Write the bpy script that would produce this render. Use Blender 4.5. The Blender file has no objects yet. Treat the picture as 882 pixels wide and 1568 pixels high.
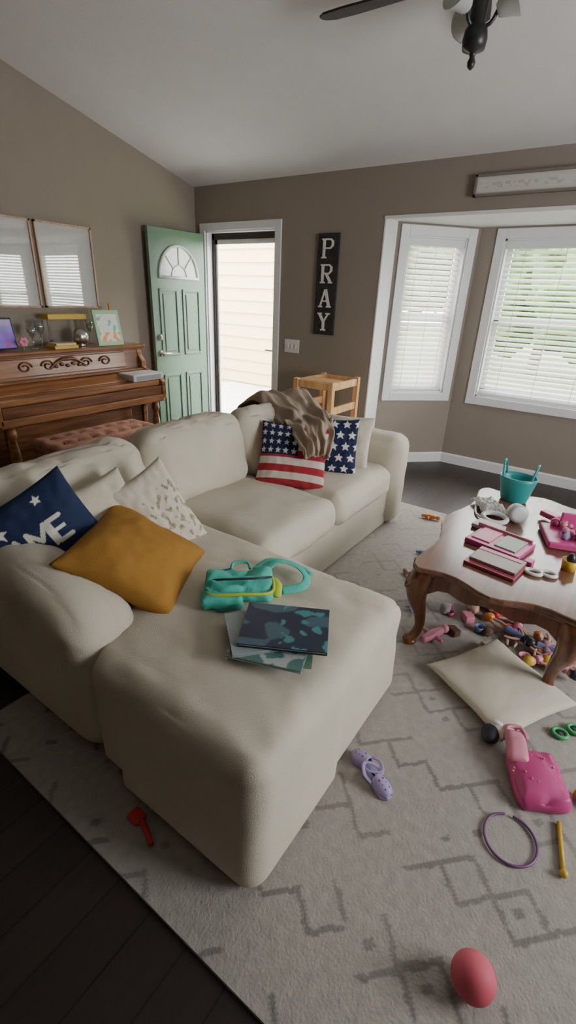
import bpy, bmesh, math, random
from mathutils import Vector, Matrix, noise
random.seed(4)
D=bpy.data; SC=bpy.context.scene
# ---------------------------------------------------------------- materials
def mat(name,col,rough=.6,metal=0,var=.08,scale=6,bump=0,bscale=60,trans=0,emis=None,spec=.5,sheen=0,coat=0):
    m=D.materials.new(name); m.use_nodes=True; nt=m.node_tree; b=nt.nodes['Principled BSDF']
    b.inputs['Roughness'].default_value=rough; b.inputs['Metallic'].default_value=metal
    b.inputs['Specular IOR Level'].default_value=spec
    if sheen: b.inputs['Sheen Weight'].default_value=sheen
    if coat: b.inputs['Coat Weight'].default_value=coat
    tc=nt.nodes.new('ShaderNodeTexCoord')
    n=nt.nodes.new('ShaderNodeTexNoise'); n.inputs['Scale'].default_value=scale; n.inputs['Detail'].default_value=4
    r=nt.nodes.new('ShaderNodeValToRGB')
    c=Vector(col)
    r.color_ramp.elements[0].position=.3; r.color_ramp.elements[1].position=.7
    r.color_ramp.elements[0].color=(*[max(0,x*(1-var)) for x in c],1)
    r.color_ramp.elements[1].color=(*[min(1,x*(1+var)) for x in c],1)
    nt.links.new(tc.outputs['Object'],n.inputs['Vector']); nt.links.new(n.outputs['Fac'],r.inputs['Fac'])
    nt.links.new(r.outputs['Color'],b.inputs['Base Color'])
    if bump:
        n2=nt.nodes.new('ShaderNodeTexNoise'); n2.inputs['Scale'].default_value=bscale; n2.inputs['Detail'].default_value=3
        bp=nt.nodes.new('ShaderNodeBump'); bp.inputs['Strength'].default_value=bump; bp.inputs['Distance'].default_value=.01
        nt.links.new(tc.outputs['Object'],n2.inputs['Vector']); nt.links.new(n2.outputs['Fac'],bp.inputs['Height']); nt.links.new(bp.outputs['Normal'],b.inputs['Normal'])
    return m
def vmat(name,rough=.8,bump=.2,bscale=150,spec=.3,coat=0):
    m=D.materials.new(name); m.use_nodes=True; nt=m.node_tree; b=nt.nodes['Principled BSDF']
    b.inputs['Roughness'].default_value=rough; b.inputs['Specular IOR Level'].default_value=spec
    if coat: b.inputs['Coat Weight'].default_value=coat; b.inputs['Coat Roughness'].default_value=.02; b.inputs['Coat IOR'].default_value=2.3
    a=nt.nodes.new('ShaderNodeVertexColor'); a.layer_name='Col'
    tc=nt.nodes.new('ShaderNodeTexCoord'); n=nt.nodes.new('ShaderNodeTexNoise'); n.inputs['Scale'].default_value=bscale
    nt.links.new(tc.outputs['Object'],n.inputs['Vector'])
    nt.links.new(a.outputs['Color'],b.inputs['Base Color'])
    if bump:
        bp=nt.nodes.new('ShaderNodeBump'); bp.inputs['Strength'].default_value=bump; bp.inputs['Distance'].default_value=.005
        nt.links.new(n.outputs['Fac'],bp.inputs['Height']); nt.links.new(bp.outputs['Normal'],b.inputs['Normal'])
    return m
def woodmat(name,c1,c2,rough=.35,axis='Y',scale=1.0,coat=0):
    m=D.materials.new(name); m.use_nodes=True; nt=m.node_tree; b=nt.nodes['Principled BSDF']
    b.inputs['Roughness'].default_value=rough; b.inputs['Coat Weight'].default_value=coat; b.inputs['Coat Roughness'].default_value=.15
    tc=nt.nodes.new('ShaderNodeTexCoord'); mp=nt.nodes.new('ShaderNodeMapping')
    s=[14*scale]*3; s['XYZ'.index(axis)]=1.2*scale; mp.inputs['Scale'].default_value=s
    n=nt.nodes.new('ShaderNodeTexNoise'); n.inputs['Scale'].default_value=2; n.inputs['Detail'].default_value=6; n.inputs['Distortion'].default_value=.6
    r=nt.nodes.new('ShaderNodeValToRGB'); r.color_ramp.elements[0].position=.35; r.color_ramp.elements[1].position=.68
    r.color_ramp.elements[0].color=(*c1,1); r.color_ramp.elements[1].color=(*c2,1)
    nt.links.new(tc.outputs['Object'],mp.inputs['Vector']); nt.links.new(mp.outputs['Vector'],n.inputs['Vector'])
    nt.links.new(n.outputs['Fac'],r.inputs['Fac']); nt.links.new(r.outputs['Color'],b.inputs['Base Color'])
    return m
# ---------------------------------------------------------------- helpers
def empty(name):
    e=D.objects.new(name,None); SC.collection.objects.link(e); e.empty_display_size=.1; return e
def mobj(name,vs,fs,m=None,parent=None,smooth=False):
    me=D.meshes.new(name); me.from_pydata([tuple(v) for v in vs],[],fs); me.update()
    bm=bmesh.new(); bm.from_mesh(me); bmesh.ops.recalc_face_normals(bm,faces=bm.faces); bm.to_mesh(me); bm.free()
    o=D.objects.new(name,me); SC.collection.objects.link(o)
    if m: me.materials.append(m)
    if parent: o.parent=parent
    if smooth:
        for p in me.polygons: p.use_smooth=True
    return o
def bev(o,w,seg=2):
    md=o.modifiers.new('bevel','BEVEL'); md.width=w; md.segments=seg; md.limit_method='ANGLE'; return o
BF=[(0,1,3,2),(4,6,7,5),(0,4,5,1),(2,3,7,6),(0,2,6,4),(1,5,7,3)]
def box(name,x0,x1,y0,y1,z0,z1,m,parent=None,b=0,seg=2):
    o=mobj(name,[(x,y,z) for x in(x0,x1) for y in(y0,y1) for z in(z0,z1)],BF,m,parent)
    if b: bev(o,b,seg)
    return o
def obox(name,c,xd,yd,dims,m,parent=None,b=0):
    xd=Vector(xd).normalized(); zd=xd.cross(Vector(yd)).normalized(); yd=zd.cross(xd)
    c=Vector(c); vs=[c+xd*(dims[0]/2*i)+yd*(dims[1]/2*j)+zd*(dims[2]/2*k) for i in(-1,1) for j in(-1,1) for k in(-1,1)]
    o=mobj(name,vs,BF,m,parent)
    if b: bev(o,b)
    return o
def prism(name,poly,z0,z1,m,parent=None,b=0,frame=None):
    n=len(poly)
    if frame:
        o0,xd,yd=[Vector(v) for v in frame]; xd.normalize(); yd.normalize(); nd=xd.cross(yd)
        f=lambda p,z:o0+xd*p[0]+yd*p[1]+nd*z
    else: f=lambda p,z:Vector((p[0],p[1],z))
    vs=[f(p,z0) for p in poly]+[f(p,z1) for p in poly]
    fs=[tuple(range(n))[::-1],tuple(range(n,2*n))]+[(i,(i+1)%n,n+(i+1)%n,n+i) for i in range(n)]
    o=mobj(name,vs,fs,m,parent)
    if b: bev(o,b)
    return o
def tube(name,pts,rad,m,parent=None,seg=12,closed=False,res=6,flat=1):
    P=[Vector(p) for p in pts]; n=len(P)
    if not hasattr(rad,'__len__'): rad=[rad]*n
    C=[];Rr=[]
    for i in range(n if closed else n-1):
        if closed: a,b,c,d=P[i-1],P[i],P[(i+1)%n],P[(i+2)%n]
        else: a,b,c,d=P[max(i-1,0)],P[i],P[i+1],P[min(i+2,n-1)]
        for k in range(res):
            t=k/res
            C.append(.5*((2*b)+(c-a)*t+(2*a-5*b+4*c-d)*t*t+(3*b-a-3*c+d)*t**3)); Rr.append(rad[i]*(1-t)+rad[(i+1)%n]*t)
    if not closed: C.append(P[-1]); Rr.append(rad[-1])
    N=len(C); vs=[];prev=None
    for i in range(N):
        tg=(C[(i+1)%N]-C[i-1]) if closed else (C[min(i+1,N-1)]-C[max(i-1,0)])
        tg.normalize()
        if prev is None:
            ref=Vector((0,0,1)) if abs(tg.z)<.9 else Vector((1,0,0))
            u=tg.cross(ref).normalized()
        else: u=(prev-tg*prev.dot(tg)).normalized()
        prev=u; w=tg.cross(u)
        for k in range(seg):
            a=2*math.pi*k/seg; vs.append(C[i]+(u*math.cos(a)+w*math.sin(a)*flat)*Rr[i])
    fs=[]
    for i in range(N if closed else N-1):
        j=(i+1)%N
        for k in range(seg): fs.append((i*seg+k,i*seg+(k+1)%seg,j*seg+(k+1)%seg,j*seg+k))
    if not closed: fs+= [tuple(range(seg))[::-1],tuple(range((N-1)*seg,N*seg))]
    return mobj(name,vs,fs,m,parent,True)
def lathe(name,prof,c,m,parent=None,seg=24,axis=(0,0,1),sx=1,sy=1):
    ax=Vector(axis).normalized(); u=ax.orthogonal().normalized() if abs(ax.z)<.99 else Vector((1,0,0)); w=ax.cross(u); c=Vector(c)
    vs=[]
    for r,z in prof:
        for k in range(seg):
            a=2*math.pi*k/seg; vs.append(c+ax*z+u*(r*math.cos(a)*sx)+w*(r*math.sin(a)*sy))
    fs=[]
    for i in range(len(prof)-1):
        for k in range(seg): fs.append((i*seg+k,i*seg+(k+1)%seg,(i+1)*seg+(k+1)%seg,(i+1)*seg+k))
    fs+=[tuple(range(seg))[::-1],tuple(range((len(prof)-1)*seg,len(prof)*seg))]
    return mobj(name,vs,fs,m,parent,True)
def ball(name,c,r,m,parent=None,s=(1,1,1),sub=3,nz=0):
    bm=bmesh.new(); bmesh.ops.create_icosphere(bm,subdivisions=sub,radius=r)
    for v in bm.verts:
        if nz: v.co*=1+nz*noise.noise(v.co*2/r+Vector(c))
        v.co=Vector((v.co.x*s[0],v.co.y*s[1],v.co.z*s[2]))+Vector(c)
    me=D.meshes.new(name); bm.to_mesh(me); bm.free(); me.materials.append(m)
    for p in me.polygons: p.use_smooth=True
    o=D.objects.new(name,me); SC.collection.objects.link(o)
    if parent:o.parent=parent
    return o
def softbox(name,x0,x1,y0,y1,z0,z1,r,m,parent=None,puff=0,sidep=0,n=22,wr=.006,deform=None,rot=None,ws=5,seed=0,calm=False):
    c=Vector(((x0+x1)/2,(y0+y1)/2,(z0+z1)/2)); h=Vector(((x1-x0)/2,(y1-y0)/2,(z1-z0)/2))
    bm=bmesh.new(); bmesh.ops.create_cube(bm,size=2); bmesh.ops.subdivide_edges(bm,edges=bm.edges,cuts=n,use_grid_fill=True)
    inner=Vector([max(1e-4,a-r) for a in h])
    def warp(t): return math.sin(t*math.pi/2)*.55+t*.45
    for v in bm.verts:
        p=Vector([warp(v.co[i])*h[i] for i in range(3)])
        q=Vector([max(-inner[i],min(inner[i],p[i])) for i in range(3)])
        d=p-q
        if d.length>1e-9: p=q+d.normalized()*r
        uu=[p[i]/h[i] for i in range(3)]
        if puff: p.z+=puff*max(0,1-uu[0]**2)**.6*max(0,1-uu[1]**2)**.6*uu[2]
        if sidep:
            p.x+=sidep*max(0,1-uu[2]**2)*uu[0]*max(0,1-uu[1]**4); p.y+=sidep*max(0,1-uu[2]**2)*uu[1]*max(0,1-uu[0]**4)
        g=p+c
        if wr:
            nn=noise.noise_vector(g*ws+Vector((seed*3.1,7,1)))+noise.noise_vector(g*ws*2.7+Vector((seed,1,4)))*.5
            cr=abs(noise.noise(Vector((g.x*9+g.y*5,g.y*9-g.x*4,g.z*5+seed))))   # soft creases
            k_=1
            if calm: k_=max(.15,min(1,(uu[2]+1)/1.6))
            p+=nn*wr*k_-Vector((0,0,1))*wr*.8*max(0,.12-cr)/.12*(1 if uu[2]>.5 else 0)
        if rot: p=rot@p
        v.co=p+c
        if deform: v.co=deform(v.co)
    me=D.meshes.new(name); bm.to_mesh(me); bm.free()
    o=D.objects.new(name,me); SC.collection.objects.link(o); me.materials.append(m)
    for f in me.polygons: f.use_smooth=True
    if parent:o.parent=parent
    return o
def frame(c,xd,yd):
    xd=Vector(xd).normalized(); zd=xd.cross(Vector(yd)).normalized(); yd=zd.cross(xd)
    M=Matrix((xd,yd,zd)).transposed().to_4x4(); M.translation=Vector(c); return M
def pillow(name,c,xd,yd,sx,sy,T,m,parent=None,colf=None,n=40,seed=0,wr=.012,pw=.42):
    M=frame(c,xd,yd); vs=[];cols=[];fs=[]
    for s in(1,-1):
        for i in range(n+1):
            for j in range(n+1):
                u=-1+2*i/n; v=-1+2*j/n
                th=T/2*(max(0,1-abs(u)**2.4)*max(0,1-abs(v)**2.4))**pw
                x=u*sx/2*(1-.07*(1-v*v)*abs(u)); y=v*sy/2*(1-.07*(1-u*u)*abs(v))
                w=noise.noise(Vector((u*1.6+seed*5,v*1.6,s+seed)))*wr*(1 if th>.003 else 0)
                w+=noise.noise(Vector((u*5+seed*5,v*5,s+seed)))*wr*.35*(1 if th>.003 else 0)
                vs.append(M@Vector((x,y,s*th+w))); cols.append(colf(u,v,s) if colf else (1,1,1))
    N=(n+1)**2
    for s in(0,1):
        for i in range(n):
            for j in range(n):
                a=s*N+i*(n+1)+j; q=(a,a+n+1,a+n+2,a+1); fs.append(q if s==0 else q[::-1])
    me=D.meshes.new(name); me.from_pydata([tuple(v) for v in vs],[],fs)
    if colf:
        at=me.color_attributes.new('Col','FLOAT_COLOR','POINT')
        for k,cc in enumerate(cols): at.data[k].color=(*cc,1)
    bm=bmesh.new(); bm.from_mesh(me); bmesh.ops.remove_doubles(bm,verts=bm.verts,dist=.0004); bm.to_mesh(me); bm.free()
    for p in me.polygons: p.use_smooth=True
    me.materials.append(m); o=D.objects.new(name,me); SC.collection.objects.link(o)
    if parent:o.parent=parent
    return o
def panel(name,c,xd,yd,sx,sy,m,colf,parent=None,n=60,zf=None):
    M=frame(c,xd,yd); vs=[];cols=[];nx=n;ny=max(2,int(n*sy/sx))
    for i in range(nx+1):
        for j in range(ny+1):
            u=-1+2*i/nx;v=-1+2*j/ny
            vs.append(M@Vector((u*sx/2,v*sy/2,zf(u,v) if zf else 0))); cols.append(colf(u,v))
    fs=[(i*(ny+1)+j,(i+1)*(ny+1)+j,(i+1)*(ny+1)+j+1,i*(ny+1)+j+1) for i in range(nx) for j in range(ny)]
    me=D.meshes.new(name); me.from_pydata([tuple(v) for v in vs],[],fs)
    at=me.color_attributes.new('Col','FLOAT_COLOR','POINT')
    for k,cc in enumerate(cols): at.data[k].color=(*cc,1)
    me.materials.append(m); o=D.objects.new(name,me); SC.collection.objects.link(o)
    if parent:o.parent=parent
    return o
def star(u,v,cu,cv,R,rot=0):
    du,dv=u-cu,v-cv; r=math.hypot(du,dv)
    if r>R: return False
    a=(math.atan2(dv,du)-math.pi/2+rot)%(2*math.pi/5); a=min(a,2*math.pi/5-a)
    ri=R*.42; x,y=r*math.cos(a),r*math.sin(a)
    x2,y2=ri*math.cos(math.pi/5),ri*math.sin(math.pi/5)
    return ((x2-R)*y-y2*(x-R))>=0
def seg(u,v,a,b,w):
    ax,ay=a;bx,by=b; L=(bx-ax)**2+(by-ay)**2; t=max(0,min(1,((u-ax)*(bx-ax)+(v-ay)*(by-ay))/L))
    return math.hypot(u-ax-t*(bx-ax),v-ay-t*(by-ay))<w
# ---------------------------------------------------------------- palette
M_wall=mat('wall_paint',(.285,.24,.20),.85,var=.02,bump=.05,bscale=200)
M_ceil=mat('ceiling_paint',(.72,.71,.71),.9,var=.02,bump=.1,bscale=120)
M_white=mat('white_trim',(.76,.77,.78),.45,var=.02)
M_bayin=mat('bay_white',(.72,.72,.71),.7,var=.02)
M_sofa=mat('cream_slipcover',(.60,.545,.44),.92,var=.05,scale=3,bump=.25,bscale=350,sheen=.05,spec=.2)
M_creamp=mat('cream_pillow',(.64,.58,.46),.9,var=.04,bump=.2,bscale=300,spec=.2)
M_must=mat('mustard_linen',(.38,.19,.04),.85,var=.1,scale=4,bump=.35,bscale=350,spec=.2)
M_vc=vmat('printed_fabric',.85,.2,300)
M_vp=vmat('printed_paper',.35,0,spec=.5)
M_piano=woodmat('piano_wood',(.18,.068,.022),(.37,.165,.068),.3,'Y',1,.4)
M_pianoD=woodmat('piano_dark_wood',(.09,.034,.013),(.22,.085,.035),.3,'Y',1,.3)
M_tabletop=woodmat('table_top_wood',(.12,.052,.030),(.22,.10,.06),.24,'Y',1,.12)
M_cherry=woodmat('cherry_wood',(.10,.030,.009),(.23,.082,.026),.3,'Z',1,.5)
M_pine=woodmat('pine_wood',(.50,.27,.10),(.68,.42,.2),.5,'Z',1)
M_oak=woodmat('oak_frame',(.42,.28,.19),(.55,.38,.26),.5,'Z',1)
M_black=mat('black_metal',(.02,.02,.02),.4)
M_dkframe=mat('storm_door_frame',(.035,.02,.015),.4)
M_door=mat('door_paint',(.15,.24,.17),.35,var=.02)
M_chrome=mat('satin_nickel',(.6,.6,.6),.25,metal=1)
M_teal=mat('teal_fabric',(.07,.48,.39),.7,bump=.2,bscale=200)
M_tealD=mat('teal_plastic',(.03,.30,.30),.35)
M_lime=mat('lime_trim',(.5,.6,.05),.6)
M_taupe=mat('taupe_knit',(.38,.30,.23),.95,bump=.5,bscale=250,spec=.1)
M_pink=mat('hot_pink_plastic',(.52,.06,.22),.4)
M_lpink=mat('light_pink_plastic',(.62,.22,.30),.45)
M_purple=mat('lavender_rubber',(.36,.29,.52),.5)
M_dpurple=mat('dark_purple_plastic',(.16,.05,.17),.4)
M_yellow=mat('yellow_plastic',(.62,.40,.04),.4)
M_coral=mat('coral_plastic',(.58,.10,.14),.65)
M_red=mat('red_plastic',(.55,.03,.03),.4)
M_orange=mat('orange_plastic',(.6,.18,.03),.4)
M_green=mat('green_plastic',(.05,.40,.12),.35)
M_whitep=mat('white_plastic',(.72,.70,.69),.4)
M_bench=mat('bench_upholstery',(.42,.21,.15),.8,bump=.3,var=.3,scale=14)
M_dark=mat('dark_plastic',(.02,.02,.03),.4)
M_silver=mat('silver_grey',(.55,.55,.56),.4)
M_skin=mat('doll_skin',(.52,.31,.22),.5)
M_brown=mat('brown_fur',(.10,.05,.03),.9)
def glassmat(name='window_glass',f=.06,tint=(1,1,1),rg=.02):
    m=D.materials.new(name); m.use_nodes=True; nt=m.node_tree; nt.nodes.remove(nt.nodes['Principled BSDF'])
    t=nt.nodes.new('ShaderNodeBsdfTransparent'); t.inputs[0].default_value=(*tint,1); g=nt.nodes.new('ShaderNodeBsdfGlossy'); g.inputs['Roughness'].default_value=rg
    mx=nt.nodes.new('ShaderNodeMixShader'); mx.inputs[0].default_value=f
    nt.links.new(t.outputs[0],mx.inputs[1]); nt.links.new(g.outputs[0],mx.inputs[2]); nt.links.new(mx.outputs[0],nt.nodes['Material Output'].inputs[0]); return m
M_glass=glassmat(); M_clear=glassmat('clear_glass',.25,(.85,.88,.88))
def slatmat(name='blind_slat',f=.65,c=(.90,.90,.89)):
    m=D.materials.new(name); m.use_nodes=True; nt=m.node_tree; nt.nodes.remove(nt.nodes['Principled BSDF'])
    t=nt.nodes.new('ShaderNodeBsdfTranslucent'); t.inputs[0].default_value=(*c,1); g=nt.nodes.new('ShaderNodeBsdfDiffuse'); g.inputs[0].default_value=(*c,1)
    mx=nt.nodes.new('ShaderNodeMixShader'); mx.inputs[0].default_value=f
    nt.links.new(t.outputs[0],mx.inputs[1]); nt.links.new(g.outputs[0],mx.inputs[2]); nt.links.new(mx.outputs[0],nt.nodes['Material Output'].inputs[0]); return m
M_slat=slatmat(f=.42); M_shade=slatmat('frosted_shade',.5,(.7,.7,.68))
def floormat():
    m=D.materials.new('dark_wood_planks'); m.use_nodes=True; nt=m.node_tree; b=nt.nodes['Principled BSDF']; b.inputs['Roughness'].default_value=.42
    tc=nt.nodes.new('ShaderNodeTexCoord'); mp=nt.nodes.new('ShaderNodeMapping'); mp.inputs['Rotation'].default_value=(0,0,math.pi/2)
    br=nt.nodes.new('ShaderNodeTexBrick'); br.inputs['Scale'].default_value=1; br.inputs['Brick Width'].default_value=1.2; br.inputs['Row Height'].default_value=.13; br.inputs['Mortar Size'].default_value=.003
    br.inputs['Color1'].default_value=(.050,.034,.026,1); br.inputs['Color2'].default_value=(.030,.020,.016,1); br.inputs['Mortar'].default_value=(.008,.006,.005,1)
    mp2=nt.nodes.new('ShaderNodeMapping'); mp2.inputs['Scale'].default_value=(20,1.5,1)
    n=nt.nodes.new('ShaderNodeTexNoise'); n.inputs['Scale'].default_value=3; n.inputs['Detail'].default_value=6
    mx=nt.nodes.new('ShaderNodeMix'); mx.data_type='RGBA'; mx.blend_type='MULTIPLY'; mx.inputs[0].default_value=.6
    nt.links.new(tc.outputs['Object'],mp.inputs[0]); nt.links.new(mp.outputs[0],br.inputs[0]); nt.links.new(tc.outputs['Object'],mp2.inputs[0]); nt.links.new(mp2.outputs[0],n.inputs[0])
    nt.links.new(br.outputs[0],mx.inputs[6]); nt.links.new(n.outputs['Fac'],mx.inputs[7]); nt.links.new(mx.outputs[2],b.inputs['Base Color']); return m
M_floor=floormat()
# ---------------------------------------------------------------- room shell
XL,XR,YF,YB=-3.98,2.3,4.0,-1.8
SL=.24
def zc(y): return 2.44+SL*(YF-y)
def portal(c,X,out,w,h):
    ld=D.lights.new('sky_portal','AREA'); ld.shape='RECTANGLE'; ld.size=w; ld.size_y=h; ld.cycles.is_portal=True
    lo=D.objects.new('sky_portal',ld); SC.collection.objects.link(lo)
    Z=Vector(out);X=Vector(X);Y=Z.cross(X); Mx=Matrix((X,Y,Z)).transposed().to_4x4(); Mx.translation=Vector(c); lo.matrix_world=Mx
def multibox(name,L,m,parent=None,b=0):
    vs=[];fs=[]
    for x0,x1,y0,y1,z0,z1 in L:
        k=len(vs); vs+=[(x,y,z) for x in(x0,x1) for y in(y0,y1) for z in(z0,z1)]
        fs+=[tuple(k+i for i in f) for f in BF]
    o=mobj(name,vs,fs,m,parent)
    if b: bev(o,b)
    return o
box('floor',XL-.1,XR+.1,YB-.1,5.0,-.1,0,M_floor)
prism('ceiling',[(YB-.1,zc(YB-.1)),(YF+.12,zc(YF+.12)),(YF+.12,zc(YF+.12)+.1),(YB-.1,zc(YB-.1)+.1)],XL-.1,XR+.1,M_ceil,frame=((0,0,0),(0,1,0),(0,0,1)))
prism('wall_left',[(YB-.1,0),(YF+.12,0),(YF+.12,zc(YF+.12)),(YB-.1,zc(YB-.1))],XL-.1,XL,M_wall,frame=((0,0,0),(0,1,0),(0,0,1)))
ZT=zc(YB); WA,WB=1.3,2.6
multibox('wall_right',[(XR,XR+.1,YB,WA,0,2.42),(XR,XR+.1,WB,YF+.12,0,2.42),(XR,XR+.1,WA,WB,0,.8),(XR,XR+.1,WA,WB,2.1,2.42)],M_wall)
prism('wall_right_gable',[(YB-.1,2.42),(YF+.12,2.42),(YB-.1,ZT+.03)],XR,XR+.1,M_wall,frame=((0,0,0),(0,1,0),(0,0,1)))
box('wall_back',XL,XR,YB-.1,YB,0,ZT,M_wall)
multibox('window_4',[(XR-.015,XR,WA-.07,WA,.73,2.17),(XR-.015,XR,WB,WB+.07,.73,2.17),(XR-.015,XR,WA,WB,.73,.8),(XR-.015,XR,WA,WB,2.1,2.17),(XR+.03,XR+.07,(WA+WB)/2-.02,(WA+WB)/2+.02,.8,2.1)],M_white)  # unseen window, added with its wall opening to let in fill daylight
portal((XR+.12,(WA+WB)/2,1.45),(0,1,0),(1,0,0),WB-WA,1.3)
DX0,DX1=-3.84,-2.96; BX0,BX1=-1.89,1.20
T=.12
multibox('wall_front',[(XL,DX0,YF,YF+T,0,2.46),(DX0,DX1,YF,YF+T,2.06,2.46),(DX1,BX0,YF,YF+T,0,2.46),(BX0,BX1,YF,YF+T,2.10,2.46),(BX1,XR,YF,YF+T,0,2.46)],M_wall)
multibox('bay_return_wall',[(BX0-.1,BX0,YF+T,4.25,0,2.3),(BX1,BX1+.1,YF+T,4.25,0,2.3)],M_wall)
prism('bay_ceiling',[(BX0-.1,YF+T),(BX1+.1,YF+T),(BX1+.1,4.3),(.72,4.95),(-1.41,4.95),(BX0-.1,4.3)],2.10,2.2,M_bayin)
def windwall(wn,p0,p1,s0,s1,z0,z1,idx,slat_tilt):
    p0=Vector((*p0,0));p1=Vector((*p1,0)); L=(p1-p0).length; xd=(p1-p0).normalized(); out=Vector((-xd.y,xd.x,0))
    def F(name,a,b,za,zb,d0,d1,m,parent=None,bv=0):
        vs=[p0+xd*s+out*d+Vector((0,0,z)) for s in(a,b) for d in(d0,d1) for z in(za,zb)]
        o=mobj(name,vs,BF,m,parent)
        if bv: bev(o,bv)
        return o
    vs=[];fs=[]
    for a,b,za,zb in((0,s0,0,2.12),(s1,L,0,2.12),(s0,s1,0,z0),(s0,s1,z1,2.12)):
        k=len(vs); vs+=[p0+xd*s+out*d+Vector((0,0,z)) for s in(a,b) for d in(0,.12) for z in(za,zb)]
        fs+=[tuple(k+i for i in f) for f in BF]
    mobj(wn,vs,fs,M_wall)
    W=empty('window_%d'%idx)
    tw=.075
    F('casing_l',s0-tw,s0,z0-tw,z1+tw,-.018,0,M_white,W,.004);F('casing_r',s1,s1+tw,z0-tw,z1+tw,-.018,0,M_white,W,.004)
    F('casing_t',s0,s1,z1,z1+tw,-.018,0,M_white,W,.004);F('casing_b',s0,s1,z0-tw,z0,-.018,0,M_white,W,.004)
    for nm,a,b,za,zb in(('jamb_l',s0,s0+.015,z0,z1),('jamb_r',s1-.015,s1,z0,z1),('jamb_t',s0,s1,z1-.015,z1),('sill',s0,s1,z0,z0+.015)): F(nm,a,b,za,zb,0,.12,M_white,W)
    f=.045
    zm=(z0+z1)/2
    for nm,a,b,za,zb in(('sash_l',s0+.015,s0+.015+f,z0,z1),('sash_r',s1-.015-f,s1-.015,z0,z1),('sash_t',s0,s1,z1-.06,z1-.015),('sash_b',s0,s1,z0+.015,z0+.07),('meeting_rail',s0,s1,zm-.02,zm+.02)): F(nm,a,b,za,zb,.075,.11,M_white,W)
    F('pane',s0+.03,s1-.03,z0+.03,z1-.03,.09,.094,M_glass,W)
    B=empty('window_blind' )
    F('valance',s0+.018,s1-.018,z1-.075,z1-.017,.005,.02,M_white,B)
    a,b=s0+.022,s1-.022; zz=z0+.05; vs=[];fs=[]
    w=.025; ct,st=math.cos(slat_tilt)*w,math.sin(slat_tilt)*w
    while zz<z1-.085:
        k=len(vs)
        for s in(a,b):
            for (dd,dz) in((-ct,-st),(0,.002),(ct,st),(0,.005)):
                vs.append(p0+xd*s+out*(.042+dd)+Vector((0,0,zz+dz)))
        fs+=[(k,k+1,k+5,k+4),(k+1,k+2,k+6,k+5),(k+2,k+3,k+7,k+6),(k+3,k,k+4,k+7),(k,k+3,k+2,k+1),(k+4,k+5,k+6,k+7)]
        zz+=.043
    mobj('slats',vs,fs,M_slat,B)
    F('bottom_rail',a,b,z0+.018,z0+.034,.02,.06,M_white,B)
    n=3 if L<1 else 5
    for i in range(n):
        s=a+(b-a)*(i+.5)/n; F('ladder_cord_%d'%i,s-.002,s+.002,z0+.03,z1-.06,.016,.018,M_whitep,B)
    portal(p0+xd*((s0+s1)/2)+out*.125+Vector((0,0,(z0+z1)/2)),xd,out,s1-s0,z1-z0)
windwall('wall_bay_left',(-1.89,4.25),(-1.35,4.79),.11,.655,.70,2.01,1,.80)
windwall('wall_bay_center',(-1.35,4.79),(.66,4.79),.215,1.795,.70,2.01,2,.60)
windwall('wall_bay_right',(.66,4.79),(1.20,4.25),.11,.655,.70,2.01,3,.60)
def bb(name,L):
    vs=[];fs=[]
    for p,q in L:
        p=Vector((*p,0));q=Vector((*q,0));xd=(q-p).normalized();ins=Vector((xd.y,-xd.x,0))
        k=len(vs); vs+=[a+ins*d+Vector((0,0,z)) for a in(p,q) for d,z in((0,0),(.015,0),(.015,.085),(.008,.10),(0,.10))]
        fs+=[(k,k+1,k+6,k+5),(k+1,k+2,k+7,k+6),(k+2,k+3,k+8,k+7),(k+3,k+4,k+9,k+8),(k,k+4,k+3,k+2,k+1),(k+5,k+6,k+7,k+8,k+9)]
    mobj(name,vs,fs,M_white)
bb('baseboard_front',[((DX1+.07,YF),(BX0,YF)),((BX1,YF),(XR,YF))])
bb('baseboard_bay',[((BX0,YF),(BX0,4.25)),((BX0,4.25),(-1.35,4.79)),((-1.35,4.79),(.66,4.79)),((.66,4.79),(1.2,4.25)),((1.2,4.25),(1.2,YF))])
bb('baseboard_left',[((XL,YB),(XL,YF))]); bb('baseboard_right',[((XR,YF),(XR,YB))]); bb('baseboard_back',[((XR,YB),(XL,YB))])
multibox('trim_1',[(DX0-.065,DX0,YF-.018,YF,0,2.06),(DX1,DX1+.065,YF-.018,YF,0,2.06),(DX0-.065,DX1+.065,YF-.018,YF,2.06,2.125),(DX0,DX0+.015,YF,YF+T,0,2.06),(DX1-.015,DX1,YF,YF+T,0,2.06),(DX0,DX1,YF,YF+T,2.045,2.06)],M_white)
multibox('trim_2',[(BX0,BX0+.012,YF-.004,4.23,.1,2.1),(BX0,BX1,YF-.01,YF+.001,2.085,2.105)],M_bayin)
sd=empty('door_2')
multibox('storm_frame',[(DX0+.015,DX0+.05,YF+.07,YF+.11,0,2.045),(DX1-.035,DX1-.015,YF+.07,YF+.11,0,2.045),(DX0+.015,DX1-.015,YF+.07,YF+.11,1.99,2.045)],M_dkframe,sd)
multibox('storm_sash',[(DX0+.05,DX0+.075,YF+.085,YF+.105,.03,1.99),(DX1-.06,DX1-.035,YF+.085,YF+.105,.03,1.99),(DX0+.05,DX1-.035,YF+.085,YF+.105,1.95,1.99),(DX0+.05,DX1-.035,YF+.085,YF+.105,.03,.12)],M_whitep,sd)
box('storm_glass',DX0+.07,DX1-.055,YF+.093,YF+.097,.1,1.96,M_glass,sd)
tube('storm_handle',[(DX1-.05,YF+.08,1.0),(DX1-.05,YF+.045,.99),(DX1-.14,YF+.045,.99)],.009,M_chrome,sd,8)
portal(((DX0+DX1)/2,YF+.14,1.03),(1,0,0),(0,1,0),.88,2.0)
dr=empty('door_1')
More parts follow.
